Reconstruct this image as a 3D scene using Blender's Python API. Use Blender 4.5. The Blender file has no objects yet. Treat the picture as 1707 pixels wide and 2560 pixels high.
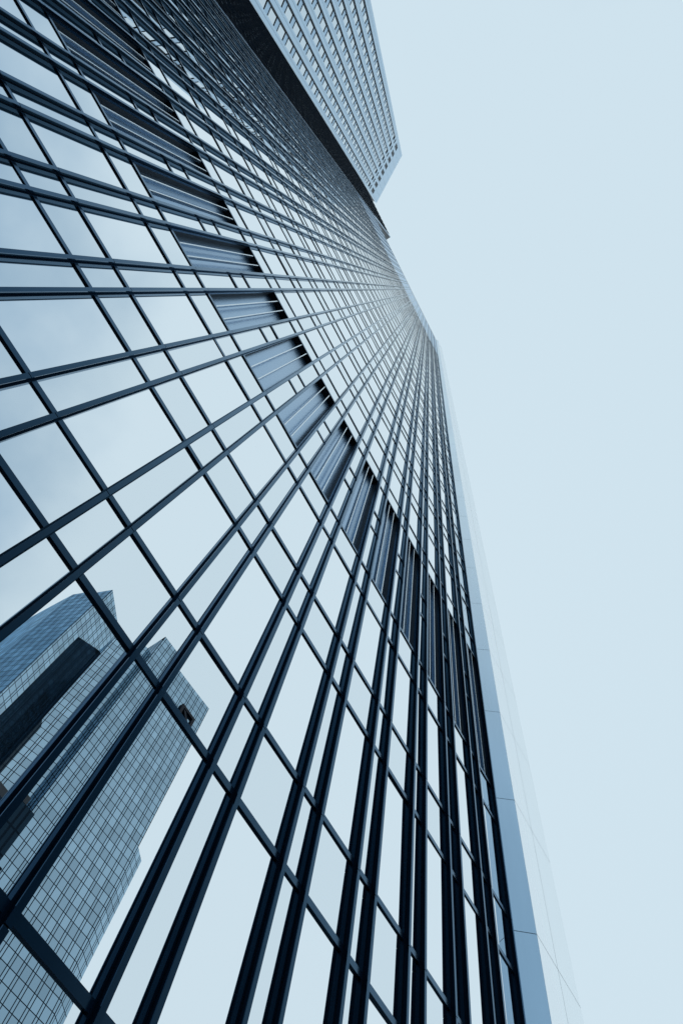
import bpy, math, random
from mathutils import Vector, Matrix

random.seed(11)
S = bpy.context.scene
COL = S.collection
H = 3.4            # storey height in metres; plan numbers below are in storeys, camera foot at the origin
EYE = 1.6

# ------------------------------------------------------------------ camera
cd = bpy.data.cameras.new("camera")
cam = bpy.data.objects.new("camera", cd)
COL.objects.link(cam)
M = Matrix(((0.500552, -0.833011, -0.235672),
            (-0.845518, -0.411966, -0.339682),
            (0.18587, 0.369293, -0.910535)))
cam.matrix_world = Matrix.Translation((0, 0, EYE)) @ M.to_4x4()
cd.sensor_fit = 'VERTICAL'
cd.sensor_height = 36.0
cd.sensor_width = 24.0
cd.lens = 1639.14 / 2560 * 36
cd.shift_x = (853.5 - 738.12) / 2560
cd.shift_y = (1387.12 - 1280) / 2560
cd.clip_start = 0.05
cd.clip_end = 6000
S.camera = cam

# ------------------------------------------------------------------ sky and sun
SUN_EL = math.radians(60)
SUN_DIR = Vector((0.64, 0.77, 0)).normalized() * math.cos(SUN_EL) + Vector((0, 0, math.sin(SUN_EL)))
w = bpy.data.worlds.new("World")
S.world = w
w.use_nodes = True
nt = w.node_tree
for n in list(nt.nodes):
    nt.nodes.remove(n)


def N(nt, t, **kw):
    n = nt.nodes.new(t)
    for k, v in kw.items():
        setattr(n, k, v)
    return n


def L(nt, a, b):
    nt.links.new(a, b)


out = N(nt, 'ShaderNodeOutputWorld')
sky = N(nt, 'ShaderNodeTexSky', sky_type='NISHITA', sun_disc=False)
sky.sun_elevation = SUN_EL
sky.sun_rotation = math.atan2(SUN_DIR.x, SUN_DIR.y)
sky.air_density = 1.0
sky.dust_density = 2.0
bg_sky = N(nt, 'ShaderNodeBackground')
bg_sky.inputs['Strength'].default_value = 0.05
L(nt, sky.outputs[0], bg_sky.inputs['Color'])
# closed overcast deck: brightest round the hidden sun, greyer blue on the far side, softly clouded there
tc = N(nt, 'ShaderNodeTexCoord')
dot = N(nt, 'ShaderNodeVectorMath', operation='DOT_PRODUCT')
L(nt, tc.outputs['Generated'], dot.inputs[0])
dot.inputs[1].default_value = Vector((0.75, 0.35, 0.50)).normalized()
noi = N(nt, 'ShaderNodeTexNoise')
noi.inputs['Scale'].default_value = 3.2
noi.inputs['Detail'].default_value = 5
noi.inputs['Roughness'].default_value = 0.5
L(nt, tc.outputs['Generated'], noi.inputs['Vector'])
nm = N(nt, 'ShaderNodeMath', operation='MULTIPLY_ADD')
L(nt, noi.outputs['Fac'], nm.inputs[0])
nm.inputs[1].default_value = 0.6
nm.inputs[2].default_value = -0.30
ad = N(nt, 'ShaderNodeMath', operation='ADD')
L(nt, dot.outputs['Value'], ad.inputs[0])
L(nt, nm.outputs[0], ad.inputs[1])
mr = N(nt, 'ShaderNodeMapRange', interpolation_type='SMOOTHSTEP')
mr.inputs['From Min'].default_value = -0.12
mr.inputs['From Max'].default_value = 0.24
L(nt, ad.outputs[0], mr.inputs['Value'])
mx = N(nt, 'ShaderNodeMix', data_type='RGBA')
L(nt, mr.outputs[0], mx.inputs['Factor'])
mx.inputs['A'].default_value = (0.250, 0.415, 0.580, 1)
mx.inputs['B'].default_value = (0.645, 0.79, 0.88, 1)
bg_cl = N(nt, 'ShaderNodeBackground')
L(nt, mx.outputs['Result'], bg_cl.inputs['Color'])
bg_cl.inputs['Strength'].default_value = 1.0
ms = N(nt, 'ShaderNodeMixShader')
ms.inputs[0].default_value = 0.965
L(nt, bg_sky.outputs[0], ms.inputs[1])
L(nt, bg_cl.outputs[0], ms.inputs[2])
L(nt, ms.outputs[0], out.inputs['Surface'])

sl = bpy.data.lights.new("sun", 'SUN')
sl.energy = 0.8
sl.angle = math.radians(12)
sl.color = (0.86, 0.95, 1.0)
so = bpy.data.objects.new("sun", sl)
COL.objects.link(so)
so.rotation_euler = SUN_DIR.to_track_quat('Z', 'Y').to_euler()
so.location = (60, -30, 80)

vs = S.view_settings
vs.view_transform = 'Standard'
vs.look = 'None'
vs.exposure = 0
vs.gamma = 1
S.render.engine = 'CYCLES'
S.cycles.max_bounces = 10
S.cycles.glossy_bounces = 8
S.cycles.diffuse_bounces = 3
S.cycles.sample_clamp_indirect = 4


# ------------------------------------------------------------------ materials
def mat(name, base, rough=0.5, metal=0.0, ior=1.5, spec=0.5, edge=None, var=0.0, vscale=1.0, streak=False):
    m = bpy.data.materials.new(name)
    m.use_nodes = True
    t = m.node_tree
    b = t.nodes['Principled BSDF']
    b.inputs['Base Color'].default_value = (*base, 1)
    b.inputs['Roughness'].default_value = rough
    b.inputs['Metallic'].default_value = metal
    b.inputs['IOR'].default_value = ior
    b.inputs['Specular IOR Level'].default_value = spec
    if edge:
        b.inputs['Specular Tint'].default_value = (*edge, 1)
    if var:
        g = N(t, 'ShaderNodeNewGeometry')
        mp = N(t, 'ShaderNodeMapping')
        mp.inputs['Scale'].default_value = (1, 1, 0.12) if streak else (1, 1, 1)
        L(t, g.outputs['Position'], mp.inputs['Vector'])
        n = N(t, 'ShaderNodeTexNoise')
        n.inputs['Scale'].default_value = vscale
        n.inputs['Detail'].default_value = 5
        L(t, mp.outputs[0], n.inputs['Vector'])
        r = N(t, 'ShaderNodeMapRange')
        r.inputs['From Min'].default_value = 0.25
        r.inputs['From Max'].default_value = 0.75
        r.inputs['To Min'].default_value = 1 - var
        r.inputs['To Max'].default_value = 1 + var
        L(t, n.outputs['Fac'], r.inputs['Value'])
        vm = N(t, 'ShaderNodeVectorMath', operation='SCALE')
        vm.inputs[0].default_value = base
        L(t, r.outputs[0], vm.inputs['Scale'])
        L(t, vm.outputs[0], b.inputs['Base Color'])
        r2 = N(t, 'ShaderNodeMapRange')
        r2.inputs['To Min'].default_value = rough * 0.8
        r2.inputs['To Max'].default_value = rough * 1.25
        L(t, n.outputs['Fac'], r2.inputs['Value'])
        L(t, r2.outputs[0], b.inputs['Roughness'])
    return m


def mirror_glass(name, r0, tint, dark, wave=0.0011, wscale=0.5, rough=0.0, grid=None):
    """coated glass: a dark body under a coating whose reflection grows towards grazing angles"""
    m = bpy.data.materials.new(name)
    m.use_nodes = True
    t = m.node_tree
    t.nodes.remove(t.nodes['Principled BSDF'])
    o = t.nodes['Material Output']
    lw = N(t, 'ShaderNodeLayerWeight')
    lw.inputs['Blend'].default_value = 0.5
    pw = N(t, 'ShaderNodeMath', operation='POWER')
    L(t, lw.outputs['Facing'], pw.inputs[0])
    pw.inputs[1].default_value = 4.0
    fr = N(t, 'ShaderNodeMapRange')
    fr.inputs['To Min'].default_value = r0
    fr.inputs['To Max'].default_value = 1.0
    L(t, pw.outputs[0], fr.inputs['Value'])
    geo = N(t, 'ShaderNodeNewGeometry')
    nz = N(t, 'ShaderNodeTexNoise')
    nz.inputs['Scale'].default_value = wscale
    nz.inputs['Detail'].default_value = 1.5
    L(t, geo.outputs['Position'], nz.inputs['Vector'])
    bp = N(t, 'ShaderNodeBump')
    bp.inputs['Strength'].default_value = 1.0
    bp.inputs['Distance'].default_value = wave
    L(t, nz.outputs['Fac'], bp.inputs['Height'])
    gl = N(t, 'ShaderNodeBsdfGlossy')
    gl.inputs['Roughness'].default_value = rough
    gl.inputs['Color'].default_value = (*tint, 1)
    L(t, bp.outputs[0], gl.inputs['Normal'])
    df = N(t, 'ShaderNodeBsdfDiffuse')
    df.inputs['Color'].default_value = (*dark, 1)
    mixs = N(t, 'ShaderNodeMixShader')
    L(t, fr.outputs[0], mixs.inputs[0])
    L(t, df.outputs[0], mixs.inputs[1])
    L(t, gl.outputs[0], mixs.inputs[2])
    if grid is None:
        L(t, mixs.outputs[0], o.inputs['Surface'])
        return m
    # grid = (module, gap, line, floor): paired upright bars and floor bars on the UV map (metres)
    mod, gap, ln, flo = grid
    uv = N(t, 'ShaderNodeUVMap')
    sp = N(t, 'ShaderNodeSeparateXYZ')
    L(t, uv.outputs[0], sp.inputs[0])

    def band(sock, period, off, width):
        a = N(t, 'ShaderNodeMath', operation='ADD')
        L(t, sock, a.inputs[0])
        a.inputs[1].default_value = off
        md = N(t, 'ShaderNodeMath', operation='FLOORED_MODULO')
        L(t, a.outputs[0], md.inputs[0])
        md.inputs[1].default_value = period
        c = N(t, 'ShaderNodeMath', operation='LESS_THAN')
        L(t, md.outputs[0], c.inputs[0])
        c.inputs[1].default_value = width
        return c.outputs[0]

    def mxm(a, b):
        q = N(t, 'ShaderNodeMath', operation='MAXIMUM')
        L(t, a, q.inputs[0])
        L(t, b, q.inputs[1])
        return q.outputs[0]
    bars = mxm(mxm(band(sp.outputs[0], mod, 0, ln), band(sp.outputs[0], mod, mod - gap, ln)),
               band(sp.outputs[1], flo, 0, ln * 0.9))
    # every pane its own coating strength
    fl = []
    for k, per in ((0, mod), (1, flo)):
        dv = N(t, 'ShaderNodeMath', operation='DIVIDE')
        L(t, sp.outputs[k], dv.inputs[0])
        dv.inputs[1].default_value = per
        f = N(t, 'ShaderNodeMath', operation='FLOOR')
        L(t, dv.outputs[0], f.inputs[0])
        fl.append(f.outputs[0])
    cb = N(t, 'ShaderNodeCombineXYZ')
    L(t, fl[0], cb.inputs[0])
    L(t, fl[1], cb.inputs[1])
    wn = N(t, 'ShaderNodeTexWhiteNoise', noise_dimensions='2D')
    L(t, cb.outputs[0], wn.inputs['Vector'])
    pv = N(t, 'ShaderNodeMapRange')
    pv.inputs['To Min'].default_value = 0.80
    pv.inputs['To Max'].default_value = 1.06
    L(t, wn.outputs['Value'], pv.inputs['Value'])
    sc = N(t, 'ShaderNodeVectorMath', operation='SCALE')
    sc.inputs[0].default_value = tint
    L(t, pv.outputs[0], sc.inputs['Scale'])
    L(t, sc.outputs[0], gl.inputs['Color'])
    barb = N(t, 'ShaderNodeBsdfDiffuse')
    barb.inputs['Color'].default_value = (0.012, 0.022, 0.035, 1)
    m2 = N(t, 'ShaderNodeMixShader')
    L(t, bars, m2.inputs[0])
    L(t, mixs.outputs[0], m2.inputs[1])
    L(t, barb.outputs[0], m2.inputs[2])
    L(t, m2.outputs[0], o.inputs['Surface'])
    return m


def coated_metal(name, dark, f0, power, rough, tint, var=0.2, vscale=2.0):
    """dark lacquered metal: sheen grows strongly towards grazing angles, a little uneven along its length"""
    m = bpy.data.materials.new(name)
    m.use_nodes = True
    t = m.node_tree
    t.nodes.remove(t.nodes['Principled BSDF'])
    o = t.nodes['Material Output']
    lw = N(t, 'ShaderNodeLayerWeight')
    lw.inputs['Blend'].default_value = 0.5
    pw = N(t, 'ShaderNodeMath', operation='POWER')
    L(t, lw.outputs['Facing'], pw.inputs[0])
    pw.inputs[1].default_value = power
    fr = N(t, 'ShaderNodeMapRange')
    fr.inputs['To Min'].default_value = f0
    fr.inputs['To Max'].default_value = 0.95
    L(t, pw.outputs[0], fr.inputs['Value'])
    g = N(t, 'ShaderNodeNewGeometry')
    mp = N(t, 'ShaderNodeMapping')
    mp.inputs['Scale'].default_value = (1, 1, 0.15)
    L(t, g.outputs['Position'], mp.inputs['Vector'])
    n = N(t, 'ShaderNodeTexNoise')
    n.inputs['Scale'].default_value = vscale
    n.inputs['Detail'].default_value = 5
    L(t, mp.outputs[0], n.inputs['Vector'])
    r = N(t, 'ShaderNodeMapRange')
    r.inputs['From Min'].default_value = 0.25
    r.inputs['From Max'].default_value = 0.75
    r.inputs['To Min'].default_value = 1 - var
    r.inputs['To Max'].default_value = 1
    L(t, n.outputs['Fac'], r.inputs['Value'])
    gl = N(t, 'ShaderNodeBsdfGlossy')
    gl.inputs['Roughness'].default_value = rough
    vm = N(t, 'ShaderNodeVectorMath', operation='SCALE')
    tm = N(t, 'ShaderNodeMix', data_type='RGBA')      # blue lacquer face on, clear sheen edge on
    tm.inputs['A'].default_value = (*tint, 1)
    tm.inputs['B'].default_value = (0.96, 0.985, 1.0, 1)
    tf = N(t, 'ShaderNodeMapRange')
    tf.inputs['From Min'].default_value = 0.0
    tf.inputs['From Max'].default_value = 0.75
    L(t, fr.outputs[0], tf.inputs['Value'])
    L(t, tf.outputs[0], tm.inputs['Factor'])
    L(t, tm.outputs['Result'], vm.inputs[0])
    L(t, r.outputs[0], vm.inputs['Scale'])
    L(t, vm.outputs[0], gl.inputs['Color'])
    df = N(t, 'ShaderNodeBsdfDiffuse')
    df.inputs['Color'].default_value = (*dark, 1)
    mx_ = N(t, 'ShaderNodeMixShader')
    L(t, fr.outputs[0], mx_.inputs[0])
    L(t, df.outputs[0], mx_.inputs[1])
    L(t, gl.outputs[0], mx_.inputs[2])
    L(t, mx_.outputs[0], o.inputs['Surface'])
    return m


M_FIN = coated_metal("dark_lacquered_metal", (0.006, 0.018, 0.034), 0.013, 3.3, 0.16, (0.27, 0.62, 1.0))
M_FINBASE = coated_metal("dark_lacquered_flange", (0.004, 0.012, 0.023), 0.012, 4.6, 0.25, (0.27, 0.62, 1.0))
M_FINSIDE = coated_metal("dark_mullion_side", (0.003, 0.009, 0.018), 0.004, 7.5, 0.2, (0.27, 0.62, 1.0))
M_RIB = mat("dark_rib_metal", (0.003, 0.010, 0.021), 0.6, 0.0, 1.5, 0.02, var=0.3, vscale=1.0, streak=True)
M_TRANS = coated_metal("dark_transom_metal", (0.006, 0.018, 0.034), 0.015, 3.0, 0.2, (0.27, 0.62, 1.0))
M_JOINT = mat("black_joint", (0.006, 0.010, 0.016), 0.7)
M_VISION = mirror_glass("vision_glass", 0.97, (1.0, 1.0, 1.0), (0.006, 0.012, 0.02))
M_SIDE = mirror_glass("tinted_glass", 0.90, (0.97, 0.99, 1.0), (0.006, 0.012, 0.02))
M_BLADE = mat("pale_blade_metal", (0.94, 0.98, 1.0), 0.22, 0.6)
M_BACK = mat("blue_grey_panel", (0.32, 0.47, 0.63), 0.26, 0.85, var=0.04, vscale=1.5, streak=True)
M_SCREEN = mat("blue_grey_screen", (0.40, 0.57, 0.74), 0.25, 0.9, var=0.06, vscale=1.0)
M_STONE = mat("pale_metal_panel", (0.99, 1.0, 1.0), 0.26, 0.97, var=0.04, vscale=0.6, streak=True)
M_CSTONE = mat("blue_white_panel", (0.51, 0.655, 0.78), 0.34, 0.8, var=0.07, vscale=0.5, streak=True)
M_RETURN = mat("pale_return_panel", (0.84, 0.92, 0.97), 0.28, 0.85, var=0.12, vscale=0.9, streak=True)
M_SPAN = mat("blue_spandrel", (0.40, 0.56, 0.71), 0.3, 0.8, var=0.05, vscale=0.8)
M_CGLASS = mirror_glass("pale_window_glass", 0.72, (0.90, 0.96, 1.0), (0.01, 0.02, 0.03), wave=0.0015, wscale=0.4)
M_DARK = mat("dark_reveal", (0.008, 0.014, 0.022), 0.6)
M_BODY = mat("dark_body", (0.02, 0.03, 0.04), 0.8)
M_RIBGLASS = mirror_glass("ribbed_wall_glass", 0.25, (0.55, 0.8, 1.0), (0.006, 0.012, 0.02))
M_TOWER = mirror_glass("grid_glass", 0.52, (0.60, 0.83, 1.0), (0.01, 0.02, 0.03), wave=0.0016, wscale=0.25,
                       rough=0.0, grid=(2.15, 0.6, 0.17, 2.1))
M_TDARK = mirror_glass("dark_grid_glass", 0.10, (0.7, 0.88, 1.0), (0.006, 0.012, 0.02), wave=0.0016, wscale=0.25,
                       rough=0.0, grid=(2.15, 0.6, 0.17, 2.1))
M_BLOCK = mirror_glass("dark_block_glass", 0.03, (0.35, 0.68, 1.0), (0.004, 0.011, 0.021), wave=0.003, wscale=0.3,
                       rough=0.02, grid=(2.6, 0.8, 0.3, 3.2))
M_ROOF = mat("grey_roof", (0.2, 0.21, 0.22), 0.9, var=0.1)
M_ASPHALT = mat("asphalt", (0.045, 0.047, 0.05), 0.9, var=0.2, vscale=3)
M_PAVE = mat("paving", (0.11, 0.11, 0.112), 0.85, var=0.15, vscale=2)
M_KERB = mat("kerb_stone", (0.25, 0.25, 0.25), 0.8, var=0.1, vscale=3)
M_LOGO = mat("dark_sign_metal", (0.004, 0.009, 0.018), 0.6, spec=0.05)
M_PAINT = mat("road_paint", (0.7, 0.7, 0.7), 0.7, var=0.1, vscale=4)


# ------------------------------------------------------------------ mesh helpers
class MB:
    def __init__(self):
        self.v, self.f, self.m, self.uv = [], [], [], {}

    def face(self, pts, mi=0, uv=None):
        i = len(self.v)
        self.v += [tuple(p) for p in pts]
        if uv:
            self.uv[len(self.f)] = uv
        self.f.append(tuple(range(i, i + len(pts))))
        self.m.append(mi)

    def prism(self, poly, z0, z1, mi=0):
        """upright prism on a plan polygon given counter-clockwise"""
        n = len(poly)
        i = len(self.v)
        self.v += [(p[0], p[1], z0) for p in poly] + [(p[0], p[1], z1) for p in poly]
        for k in range(n):
            a, b = i + k, i + (k + 1) % n
            self.f.append((a, b, b + n, a + n))
            self.m.append(mi)
        self.f.append(tuple(i + n + k for k in range(n)))
        self.m.append(mi)
        self.f.append(tuple(i + k for k in reversed(range(n))))
        self.m.append(mi)

    def box(self, x0, x1, y0, y1, z0, z1, mi=0):
        self.prism(((x0, y0), (x1, y0), (x1, y1), (x0, y1)), z0, z1, mi)

    def build(self, name, mats, parent=None):
        me = bpy.data.meshes.new(name)
        me.from_pydata(self.v, [], self.f)
        if not isinstance(mats, (list, tuple)):
            mats = [mats]
        for q in mats:
            me.materials.append(q)
        if len(mats) > 1:
            me.polygons.foreach_set('material_index', self.m)
        if self.uv:
            ul = me.uv_layers.new(name="UVMap")
            for p in me.polygons:
                if p.index in self.uv:
                    for li, c in zip(p.loop_indices, self.uv[p.index]):
                        ul.data[li].uv = c
        me.update()
        o = bpy.data.objects.new(name, me)
        COL.objects.link(o)
        o.parent = parent
        return o


def thing(name, label, cat, loc=(0, 0, 0), group=None):
    o = bpy.data.objects.new(name, None)
    COL.objects.link(o)
    o['label'] = label
    o['category'] = cat
    if group:
        o['group'] = group
    return o


def structure(o):
    o['kind'] = 'structure'
    return o


def X(u):
    return u * H


def Z(z):
    return z * H + EYE


# ------------------------------------------------------------------ street
g = MB()
g.box(-900, 900, -900, 900, -1.0, -0.13)
structure(g.build('ground', M_ASPHALT))
g = MB()
g.face([(-400, -26, -0.126), (400, -26, -0.126), (400, -8, -0.126), (-400, -8, -0.126)])
structure(g.build('road', M_ASPHALT))
g = MB()
for k in range(-30, 31):
    g.face([(k * 9 - 1.5, -17.08, -0.122), (k * 9 + 1.5, -17.08, -0.122), (k * 9 + 1.5, -16.92, -0.122),
            (k * 9 - 1.5, -16.92, -0.122)])
structure(g.build('road_marking', M_PAINT))
g = MB()
g.box(-400, 400, -7.85, 60, -0.13, 0.0)
structure(g.build('pavement', M_PAVE))
g = MB()
g.box(-400, 400, -8.0, -7.85, -0.13, 0.012)
structure(g.build('kerb', M_KERB))

# ------------------------------------------------------------------ glass tower
NAR, WID, U0 = 0.12284, 0.24951, 0.34598


def upos(i):
    k = i // 2
    return k * (NAR + WID) + (i % 2) * NAR - U0


YF = 1.0078 * H            # front of the mullions
DEP = 0.0255 * H
YG = YF + DEP              # face of the glass
ROOF = 46.9                # storeys above the camera
T0 = 1.6614
I0, I1 = -28, 18
J0, J1 = -1, 44
SCREEN = 34.0      # storeys from here up are closed with tall plant screens

tower = thing('glass_tower', 'tall dark-mullioned glass tower filling the frame, mirroring the sky', 'skyscraper')


def in_view_area(pts):
    """screen area of a world polygon, 0 when off the picture"""
    R = M.transposed()
    scr = []
    for p in pts:
        c = R @ (Vector(p) - Vector((0, 0, EYE)))
        if c.z > -0.05:
            return 0
        scr.append((738.12 + 1639.14 * c.x / -c.z, 1387.12 - 1639.14 * c.y / -c.z))
    cx = sum(a for a, b in scr) / len(scr)
    cy = sum(b for a, b in scr) / len(scr)
    if not (-60 < cx < 1767 and -60 < cy < 2620):
        return 0
    s = 0
    for k in range(len(scr)):
        a, b = scr[k], scr[(k + 1) % len(scr)]
        s += a[0] * b[1] - b[0] * a[1]
    return abs(s) / 2


Z_BASE = Z(T0 - 2 + 0.033)
Z_TOP = Z(ROOF)
# core behind the glass, roof edge, plinth
b = MB()
b.box(X(upos(I0)) - 0.05, X(upos(I1)) + 0.22, YG + 0.26, YG + 24, 0, Z_TOP - 0.4)
b.build('building_core', M_BODY, tower)
b = MB()
b.box(X(upos(I0)) - 0.04, X(upos(I1)) + 0.2, YG - 0.03, YG + 0.6, Z_TOP - 0.35, Z_TOP + 0.05)
b.build('parapet', M_TRANS, tower)
b = MB()
b.box(X(upos(I0)) - 0.04, X(upos(I1)) + 0.2, YG - 0.06, YG + 0.05, 0.005, Z_BASE - 0.05)
b.build('plinth', M_TRANS, tower)


def mullion(x, yf, yg, zs, z0, z1, name, parent, rib=False):
    """stepped upright cap: wide base on the glass, groove, narrow cap jointed at every storey, small front lip"""
    q = MB()
    hb, hg, hc, hl = 0.0125 * H, 0.0045 * H, 0.0062 * H, 0.0078 * H
    ybase = yg - 0.0075 * H
    q.box(x - hb, x + hb, ybase, yg + 0.02, z0, z1, 3)
    q.box(x - hg, x + hg, yf + 0.012, ybase, z0, z1, 1)
    lv = [z0] + [z for z in zs if z0 + 0.1 < z < z1 - 0.1] + [z1]
    for a, c in zip(lv[:-1], lv[1:]):
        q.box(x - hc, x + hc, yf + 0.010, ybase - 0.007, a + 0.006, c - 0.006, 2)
        q.box(x - hl, x + hl, yf, yf + 0.010, a + 0.006, c - 0.006)
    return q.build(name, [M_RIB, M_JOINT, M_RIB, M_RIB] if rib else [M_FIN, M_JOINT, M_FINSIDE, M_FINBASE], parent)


storeys = [Z(T0 + j) for j in range(J0, 46)]
for i in range(I0, I1 + 1):
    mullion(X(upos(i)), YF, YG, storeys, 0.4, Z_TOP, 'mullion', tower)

# transoms: one per level, in pieces between the mullions; the wide bays skip the tall ventilation recesses
LOUV0, LOUV1 = 2.033, 3.71
levels = []
for j in range(J0 - 1, int(SCREEN)):
    levels += [j + 0.033, j + 0.71]
levels = [v for v in levels if v >= -1.97]
TH, TD = 0.0125, 0.0062
q_far = MB()
for v in levels:
    far = v > 24
    q = q_far if far else MB()
    zc = Z(T0 + v)
    broken = LOUV0 + 0.01 < v < LOUV1 - 0.01
    for i in range(I0, I1):
        wide = (i % 2 == 1)
        if wide and LOUV0 + 0.01 < v < LOUV1 - 0.01:
            continue
        q.box(X(upos(i)) + 0.040, X(upos(i + 1)) - 0.040, YG - (TD if v < 14 else 0.0045) * H, YG + 0.02, zc - TH * H, zc + TH * H)
        if broken:
            q.build('transom', M_TRANS, tower)
            q = MB()
    if not far and not broken:
        q.build('transom', M_TRANS, tower)
o = q_far.build('transom', M_TRANS, tower)
o['kind'] = 'stuff'

# panes
panes = []
allv = levels + [SCREEN]
for v0, v1 in zip(allv[:-1], allv[1:]):
    for i in range(I0, I1):
        wide = (i % 2 == 1)
        if wide and LOUV0 - 0.01 < v0 < LOUV1 - 0.01:
            continue
        x0, x1 = X(upos(i)) + 0.004, X(upos(i + 1)) - 0.004
        z0, z1 = Z(T0 + v0) + 0.004, Z(T0 + v1) - 0.004
        vision = wide and (v1 - v0) > 0.5
        rx = random.gauss(0, 0.0015) * (x1 - x0)
        rz = random.gauss(0, 0.0015) * (z1 - z0)
        y = (YG + rx + rz, YG - rx + rz, YG - rx - rz, YG + rx - rz)
        pts = [(x0, y[0], z0), (x1, y[1], z0), (x1, y[2], z1), (x0, y[3], z1)]
        panes.append((in_view_area(pts), pts, 0 if vision else 1))
panes.sort(key=lambda p: -p[0])


def pane_into(q, pts, mi):
    q.face(pts, mi)
    back = [(p[0], p[1] + 0.024, p[2]) for p in pts]
    q.face(back[::-1], mi)
    for k in range(4):
        k2 = (k + 1) % 4
        q.face([pts[k2], pts[k], back[k], back[k2]], mi)


for a, pts, mi in panes[:100]:
    q = MB()
    pane_into(q, pts, 0)
    q.build('window_pane', M_SIDE if mi else M_VISION, tower)
q = MB()
for a, pts, mi in panes[100:]:
    pane_into(q, pts, mi)
o = q.build('window_pane', [M_VISION, M_SIDE], tower)
o['kind'] = 'stuff'

# ventilation recesses, two blades in each
RD = 0.20
for i in range(I0, I1):
    if i % 2 == 0:
        continue
    x0, x1 = X(upos(i)) + 0.03, X(upos(i + 1)) - 0.03
    z0, z1 = Z(T0 + LOUV0), Z(T0 + LOUV1)
    q = MB()
    q.box(x0 - 0.02, x0, YG - 0.005, YG + RD, z0, z1)
    q.box(x1, x1 + 0.02, YG - 0.005, YG + RD, z0, z1)
    q.box(x0, x1, YG, YG + RD, z1 - 0.02, z1)
    q.box(x0, x1, YG, YG + RD, z0, z0 + 0.02)
    lb = q.build('louvre_bay', M_DARK, tower)
    q = MB()
    q.box(x0, x1, YG + RD - 0.05, YG + RD, z0 + 0.02, z1 - 0.02)
    q.build('back_panel', M_BACK, lb)
    for k in (1, 2):
        xc = x0 + (x1 - x0) * k / 3
        q = MB()
        q.box(xc - 0.011, xc + 0.011, YG - 0.004, YG + 0.014, z0 + 0.02, z1 - 0.02, 0)
        q.box(xc - 0.006, xc + 0.006, YG + 0.014, YG + 0.08, z0 + 0.02, z1 - 0.02, 1)
        q.build('blade', [M_BLADE, M_BACK], lb)

# closed screens of the plant floors under the roof
for i in range(I0, I1):
    q = MB()
    q.box(X(upos(i)) + 0.004, X(upos(i + 1)) - 0.004, YG, YG + 0.05, Z(T0 + SCREEN), Z_TOP - 0.36)
    q.build('plant_screen', M_SCREEN, tower)

# pale corner pier closing the right end: short splayed return, then a flat front
PR = [(3.050, 1.064), (3.131, 0.927), (3.405, 0.927), (3.716, 0.927), (4.05, 1.50), (3.70, 1.75)]
PR = [(X(a), X(c)) for a, c in PR]
b = MB()
ins = [(PR[0][0] + 0.06, PR[0][1]), (PR[1][0] + 0.03, PR[1][1] + 0.05), (PR[3][0] - 0.03, PR[3][1] + 0.05),
       (PR[4][0] - 0.06, PR[4][1]), (PR[5][0], PR[5][1] - 0.05), (PR[0][0] + 0.06, PR[0][1] + 1.5)]
b.prism(ins, 0, Z_TOP - 0.05)
pier = b.build('corner_pier', M_JOINT, tower)


def cladding(name, p, q_, m, parent, z_top, lead=0.0, tail=0.0, thick=0.04, pitch=1.0, z_from=None, gap=0.007):
    """a stack of flat panels along one stretch of wall, with open joints"""
    p, q_ = Vector(p), Vector(q_)
    d = (q_ - p).normalized()
    nrm = Vector((-d.y, d.x))        # inwards for a run that has the outside on its right
    a, c = p + d * lead, q_ - d * tail
    poly = [a, c, c + nrm * thick, a + nrm * thick]
    mb = MB()
    z = 0.02
    k = 0
    while True:
        z1 = Z(2.657 + (k - 2) * pitch)
        if z1 > z + 0.2:
            mb.prism(poly, z + gap, min(z1, z_top) - gap)
            z = z1
        if z1 >= z_top:
            break
        k += 1
    return mb.build(name, m, parent)


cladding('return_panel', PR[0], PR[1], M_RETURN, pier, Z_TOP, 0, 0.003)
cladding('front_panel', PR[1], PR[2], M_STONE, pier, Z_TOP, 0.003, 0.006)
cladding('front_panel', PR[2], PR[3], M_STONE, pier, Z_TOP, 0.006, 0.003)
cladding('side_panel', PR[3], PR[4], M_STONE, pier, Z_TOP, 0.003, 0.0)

# ------------------------------------------------------------------ stone tower with its dark ribbed flank
stone = thing('stone_tower', 'pale tower of narrow window columns with a dark ribbed flank, beyond the glass facade',
              'skyscraper')
CT = 67.0
BT = 65.5
CE = Vector((-0.50, -0.866025))
CN = Vector((0.866025, -0.50))
CS = 79.0 / 67.0            # the pale face stands this much farther out than first measured
CP = Vector((-8.8447, 0.8261)) * CS
SW = 4.2


def ZC(z):
    return z * CS * H + EYE


def cpt(s, d):
    """plan point s storeys along the pale face and d storeys in front of it (negative: recessed)"""
    p = CP + (CE * s + CN * d) * CS
    return (p.x * H, p.y * H)


def cbox(q, s0, s1, d0, d1, z0, z1, mi=0):
    # counter-clockwise seen from above
    q.prism([cpt(s1, d0), cpt(s1, d1), cpt(s0, d1), cpt(s0, d0)], z0, z1, mi)


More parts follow.
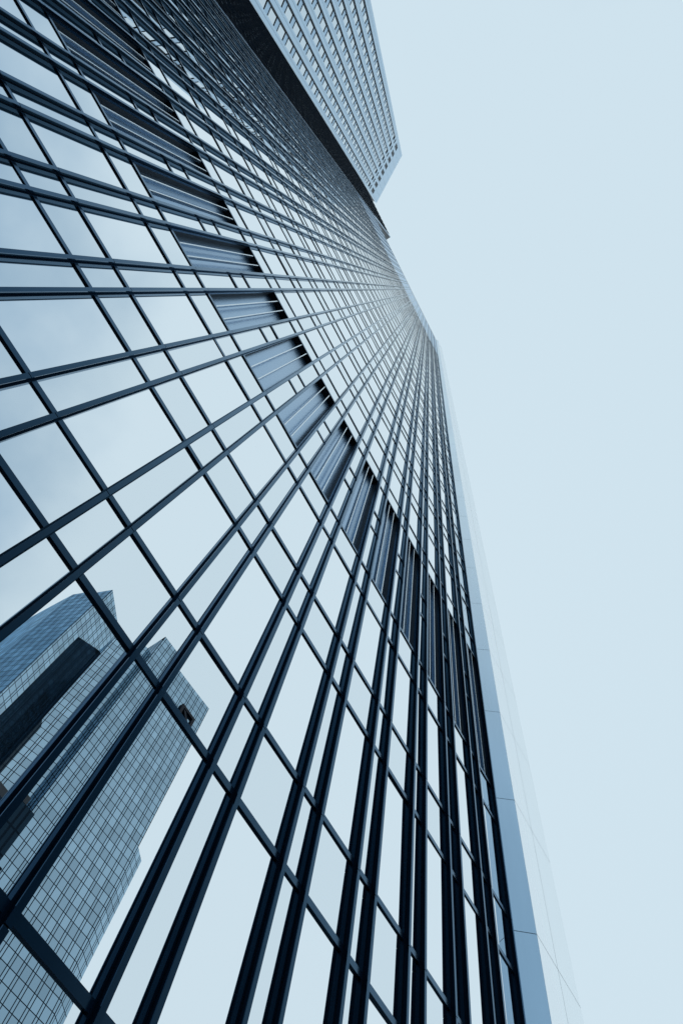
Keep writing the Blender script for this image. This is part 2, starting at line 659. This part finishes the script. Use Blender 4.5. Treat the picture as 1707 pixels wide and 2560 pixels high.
b = MB()
b.prism([cpt(SW - 0.02, -0.07), cpt(0.0, -0.07), cpt(0.0, -1.6), cpt(SW - 0.02, -3.0)], 0, ZC(CT) - 0.3)
b.build('building_core', M_BODY, stone)
b = MB()
bx0, bx1 = -10.38 * H, -5.60 * H
BYF = YF
BYG = BYF + DEP
b.prism([(bx0, BYG + 0.05), (bx1 + 0.02, BYG + 0.05), (bx1 + 0.02, BYG + 14), (bx0, BYG + 14)], 0, Z(BT))
flank = b.build('ribbed_flank', M_BODY, stone)
ci_pitch = NAR + WID
bz = [Z(0.2 + 1.0 * k) for k in range(-1, 60)]
xs = []
x = bx1 - 0.06 * H
k = 0
while x > bx0 + 0.05:
    xs.append(x)
    x -= (NAR if k % 2 else WID) * H
    k += 1
for x in xs:
    mullion(x, BYF, BYG, bz, 0.3, Z(BT), 'mullion', flank, True)
for xa, xb in zip(xs[:-1], xs[1:]):
    q = MB()
    q.box(xb + 0.005, xa - 0.005, BYG, BYG + 0.03, 0.3, Z(BT) - 0.05)
    q.build('window_strip', M_RIBGLASS, flank)
for zq in bz[:47]:
    for off in (0.033, 0.71):
        zc = zq + off * H
        q = MB()
        for xa, xb in zip(xs[:-1], xs[1:]):
            q.box(xb + 0.04, xa - 0.04, BYG - TD * H, BYG, zc - TH * H, zc + TH * H)
        q.build('transom', M_TRANS, flank)
q = MB()
for zq in bz[47:]:
    for off in (0.033, 0.71):
        zc = zq + off * H
        if zc < Z(BT) - 0.2:
            for xa, xb in zip(xs[:-1], xs[1:]):
                q.box(xb + 0.04, xa - 0.04, BYG - TD * H, BYG, zc - TH * H, zc + TH * H)
o = q.build('transom', M_TRANS, flank)
o['kind'] = 'stuff'
# slim pale trim where the flank meets the glass facade
q = MB()
q.box(bx1 - 0.05, bx1 + 0.02, BYF - 0.02, BYG + 0.06, 0.3, Z(BT))
q.build('corner_trim', M_BACK, stone)

# pale face: piers, dark strips painting the reveal shade, spandrels, windows with soffit shade as dark bars above and below
PITCH = 0.4955
NC = 8
W0, W1 = 0.150, 0.437
RC = 0.045
TOPW = 58.35
for k in range(NC + 1):
    s0 = -0.03 if k == 0 else W1 + PITCH * (k - 1)
    s1 = W0 + PITCH * k if k < NC else SW
    sj = 0.075 + PITCH * k
    q = MB()
    for a, c in ((s0, sj - 0.0035), (sj + 0.0035, s1)):
        z = 0.05
        while z < ZC(CT):
            z2 = min(z + 1.288 * H * CS * 3, ZC(CT))
            cbox(q, a, c, -0.06, 0.0, z + 0.006, z2 - 0.006)
            z = z2
    cbox(q, sj - 0.004, sj + 0.004, -0.06, -0.012, 0.05, ZC(CT) - 0.02, 1)
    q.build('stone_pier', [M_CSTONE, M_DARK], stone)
ZW = 22.5
wins, spans = [], []
for c in range(NC):
    s0, s1 = W0 + PITCH * c, W1 + PITCH * c
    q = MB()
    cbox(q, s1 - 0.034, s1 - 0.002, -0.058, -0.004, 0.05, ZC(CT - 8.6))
    q.build('reveal_shade_strip', M_DARK, stone)  # strip added on the reveal, its shade put into the near-black colour
    r = -17
    while True:
        zb = ZW + 1.288 * r          # lower bar
        if zb + 1.288 > TOPW:
            break
        if zb > 0:
            spans.append((in_view_area([(*cpt(s0, 0), ZC(zb)), (*cpt(s1, 0), ZC(zb)), (*cpt(s1, 0), ZC(zb + .45)),
                                        (*cpt(s0, 0), ZC(zb + .45))]), c, zb))
            wins.append((in_view_area([(*cpt(s0, 0), ZC(zb + .45)), (*cpt(s1, 0), ZC(zb + .45)),
                                       (*cpt(s1, 0), ZC(zb + 1.288)), (*cpt(s0, 0), ZC(zb + 1.288))]), c, zb))
        r += 1
wins.sort(key=lambda t: -t[0])
spans.sort(key=lambda t: -t[0])


def win_mesh(q, c, zb, mi=0):
    s0, s1 = W0 + PITCH * c, W1 + PITCH * c
    t = random.gauss(0, 0.0012)
    p = [(*cpt(s0, -0.042 + t), ZC(zb + 0.46)), (*cpt(s1, -0.042 - t), ZC(zb + 0.46)),
         (*cpt(s1, -0.042 - t), ZC(zb + 1.285)), (*cpt(s0, -0.042 + t), ZC(zb + 1.285))]
    q.face(p[::-1], mi)
    bk = [(v.x, v.y, v.z) for v in (Vector(a) - Vector((CN.x, CN.y, 0)) * 0.03 for a in p)]
    q.face(bk, mi)


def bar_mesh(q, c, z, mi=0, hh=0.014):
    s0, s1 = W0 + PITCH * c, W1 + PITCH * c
    cbox(q, s0 + 0.002, s1 - 0.02, -0.058, -0.024, ZC(z - hh), ZC(z + hh), mi)  # soffit shade at window head and foot, put in as a dark bar


def span_mesh(q, c, zb, mi=0):
    s0, s1 = W0 + PITCH * c, W1 + PITCH * c
    cbox(q, s0 + 0.002, s1 - 0.02, -0.06, -0.036, ZC(zb + 0.02), ZC(zb + 0.43), mi)


for a, c, zb in wins[:100]:
    q = MB()
    win_mesh(q, c, zb)
    wo = q.build('window', M_CGLASS, stone)
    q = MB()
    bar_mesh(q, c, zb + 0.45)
    q.build('sill_shade_bar', M_DARK, wo)
q = MB()
for a, c, zb in wins[100:]:
    win_mesh(q, c, zb, 0)
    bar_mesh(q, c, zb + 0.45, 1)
o = q.build('window', [M_CGLASS, M_DARK], stone)
o['kind'] = 'stuff'
for a, c, zb in spans[:100]:
    q = MB()
    span_mesh(q, c, zb)
    so_ = q.build('spandrel', M_SPAN, stone)
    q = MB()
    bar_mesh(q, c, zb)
    q.build('head_shade_bar', M_DARK, so_)
q = MB()
for a, c, zb in spans[100:]:
    span_mesh(q, c, zb, 0)
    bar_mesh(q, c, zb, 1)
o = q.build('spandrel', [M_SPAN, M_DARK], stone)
o['kind'] = 'stuff'
# two rows of dark openings under the blank top
for c in range(NC):
    s0, s1 = 0.14 + PITCH * c, 0.415 + PITCH * c
    for za, zb_ in ((58.45, 59.05), (60.0, 62.0)):
        q = MB()
        cbox(q, s0 + 0.01, s1 - 0.004, -0.062, -0.02, ZC(za), ZC(zb_))
        q.build('roof_opening', M_DARK, stone)
    q = MB()
    W0c, W1c = W0 + PITCH * c, W1 + PITCH * c
    for za, zb_ in ((57.9, 58.45), (59.05, 60.0), (62.0, CT)):
        cbox(q, W0c - 0.001, W1c + 0.001, -0.06, -0.002, ZC(za), ZC(zb_))
    q.build('crown_panel', M_CSTONE, stone)

# ------------------------------------------------------------------ mirror towers across the street, seen in the glass
TW = 42.0
YM = 2 * YG / H


def mp(x, y):
    return (x * H, (YM - y) * H)


def grid_wall(name, a, c, z0, z1, parent, m=None):
    q = MB()
    ln = math.hypot(c[0] - a[0], c[1] - a[1])
    if m is M_TDARK:                                  # this narrow flank ends in rounded shoulders
        rr = 0.42 * ln
        pr = [(0, z0), (ln, z0)]
        for k in range(7):
            t_ = k / 6 * math.pi / 2
            pr.append((ln - rr + rr * math.cos(t_), z1 - rr + rr * math.sin(t_)))
        for k in range(7):
            t_ = math.pi / 2 + k / 6 * math.pi / 2
            pr.append((rr + rr * math.cos(t_), z1 - rr + rr * math.sin(t_)))
        dx, dy = (c[0] - a[0]) / ln, (c[1] - a[1]) / ln
        q.face([(a[0] + dx * u_, a[1] + dy * u_, z_) for u_, z_ in pr], 0, pr)
        return q.build(name, m, parent)
    q.face([(a[0], a[1], z0), (c[0], c[1], z0), (c[0], c[1], z1), (a[0], a[1], z1)], 0,
           [(0, z0), (ln, z0), (ln, z1), (0, z1)])
    return q.build(name, m or M_TOWER, parent)


def grid_tower(root, plan, z0, z1, dark=-1):
    pl = [mp(*p) for p in plan]
    for k, (a, c) in enumerate(zip(pl, pl[1:] + pl[:1])):
        grid_wall('dark_wall' if k == dark else 'glass_wall', a, c, z0, z1, root, M_TDARK if k == dark else None)
    q = MB()
    q.face([(p[0], p[1], z1 - 0.02) for p in pl])
    q.build('roof', M_ROOF, root)


ta = thing('mirror_tower', 'faceted mirror-glass tower at left of the reflected pair', 'skyscraper',
           group='mirror-glass towers reflected in the facade')
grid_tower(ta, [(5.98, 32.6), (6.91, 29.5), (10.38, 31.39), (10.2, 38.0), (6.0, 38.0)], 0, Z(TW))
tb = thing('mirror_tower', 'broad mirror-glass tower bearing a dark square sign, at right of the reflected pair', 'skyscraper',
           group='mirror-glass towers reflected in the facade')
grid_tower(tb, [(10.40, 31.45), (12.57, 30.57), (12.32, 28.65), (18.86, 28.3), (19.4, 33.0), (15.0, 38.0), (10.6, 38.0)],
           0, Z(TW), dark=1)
wing = [(18.84, 28.31), (19.85, 28.80), (19.9, 31.0), (19.1, 31.0)]
wl = [mp(*p) for p in wing]
for a, c in zip(wl[:2], wl[1:3]):
    grid_wall('wing_wall', a, c, 0, Z(27.3), tb)
q = MB()
q.face([(p[0], p[1], Z(27.3)) for p in wl])
q.build('wing_roof', M_ROOF, tb)
# square sign: frame with a rising stroke inside
sx0, sx1, sz0, sz1 = 16.55, 18.15, 38.0, 39.55
q = MB()
fy0 = (YM - 28.36) * H
fr = 0.24
yb = fy0 + 0.25


def sbox(xa, xb, za, zb):
    q.box(xa * H, xb * H, fy0 - 0.1, yb + 0.3, Z(za), Z(zb))


sbox(sx0, sx0 + fr, sz0, sz1)
sbox(sx1 - fr, sx1, sz0, sz1)
sbox(sx0 + fr, sx1 - fr, sz0, sz0 + fr)
sbox(sx0 + fr, sx1 - fr, sz1 - fr, sz1)
fo = q.build('sign', M_LOGO, tb)
q = MB()
st = [(sx1 - fr - 0.02, sz0 + fr + 0.1), (sx1 - fr - 0.30, sz0 + fr + 0.1), (sx0 + fr + 0.02, sz1 - fr - 0.1),
      (sx0 + fr + 0.30, sz1 - fr - 0.1)]
fa = [(p[0] * H, yb + 0.28, Z(p[1])) for p in st]
ba = [(p[0] * H, fy0 - 0.1, Z(p[1])) for p in st]
q.face(fa)
q.face(ba[::-1])
for k in range(4):
    k2 = (k + 1) % 4
    q.face([fa[k2], fa[k], ba[k], ba[k2]])
q.build('sign_stroke', M_LOGO, fo)

# dark lower block between the street and the mirror towers
ob = thing('office_block', 'dark lower office block reflected at the bottom left, in front of the mirror towers', 'building')
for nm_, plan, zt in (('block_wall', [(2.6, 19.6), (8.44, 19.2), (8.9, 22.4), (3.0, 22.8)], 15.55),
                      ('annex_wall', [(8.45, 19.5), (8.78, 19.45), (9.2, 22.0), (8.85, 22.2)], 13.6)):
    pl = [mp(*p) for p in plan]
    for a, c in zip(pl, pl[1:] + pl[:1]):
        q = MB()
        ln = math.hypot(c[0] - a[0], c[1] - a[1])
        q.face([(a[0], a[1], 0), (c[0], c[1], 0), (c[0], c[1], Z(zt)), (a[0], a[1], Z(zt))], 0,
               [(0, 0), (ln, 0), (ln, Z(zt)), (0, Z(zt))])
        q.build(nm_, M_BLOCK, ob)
    q = MB()
    q.face([(p[0], p[1], Z(zt) - 0.3) for p in pl])
    q.build('roof', M_ROOF, ob)
q = MB()
hx, hy = mp(7.3, 20.6)
q.box(hx - 3, hx + 3, hy - 3, hy + 3, Z(15.55) - 0.3, Z(15.55) + 2.4)
q.build('plant_room', M_BODY, ob)
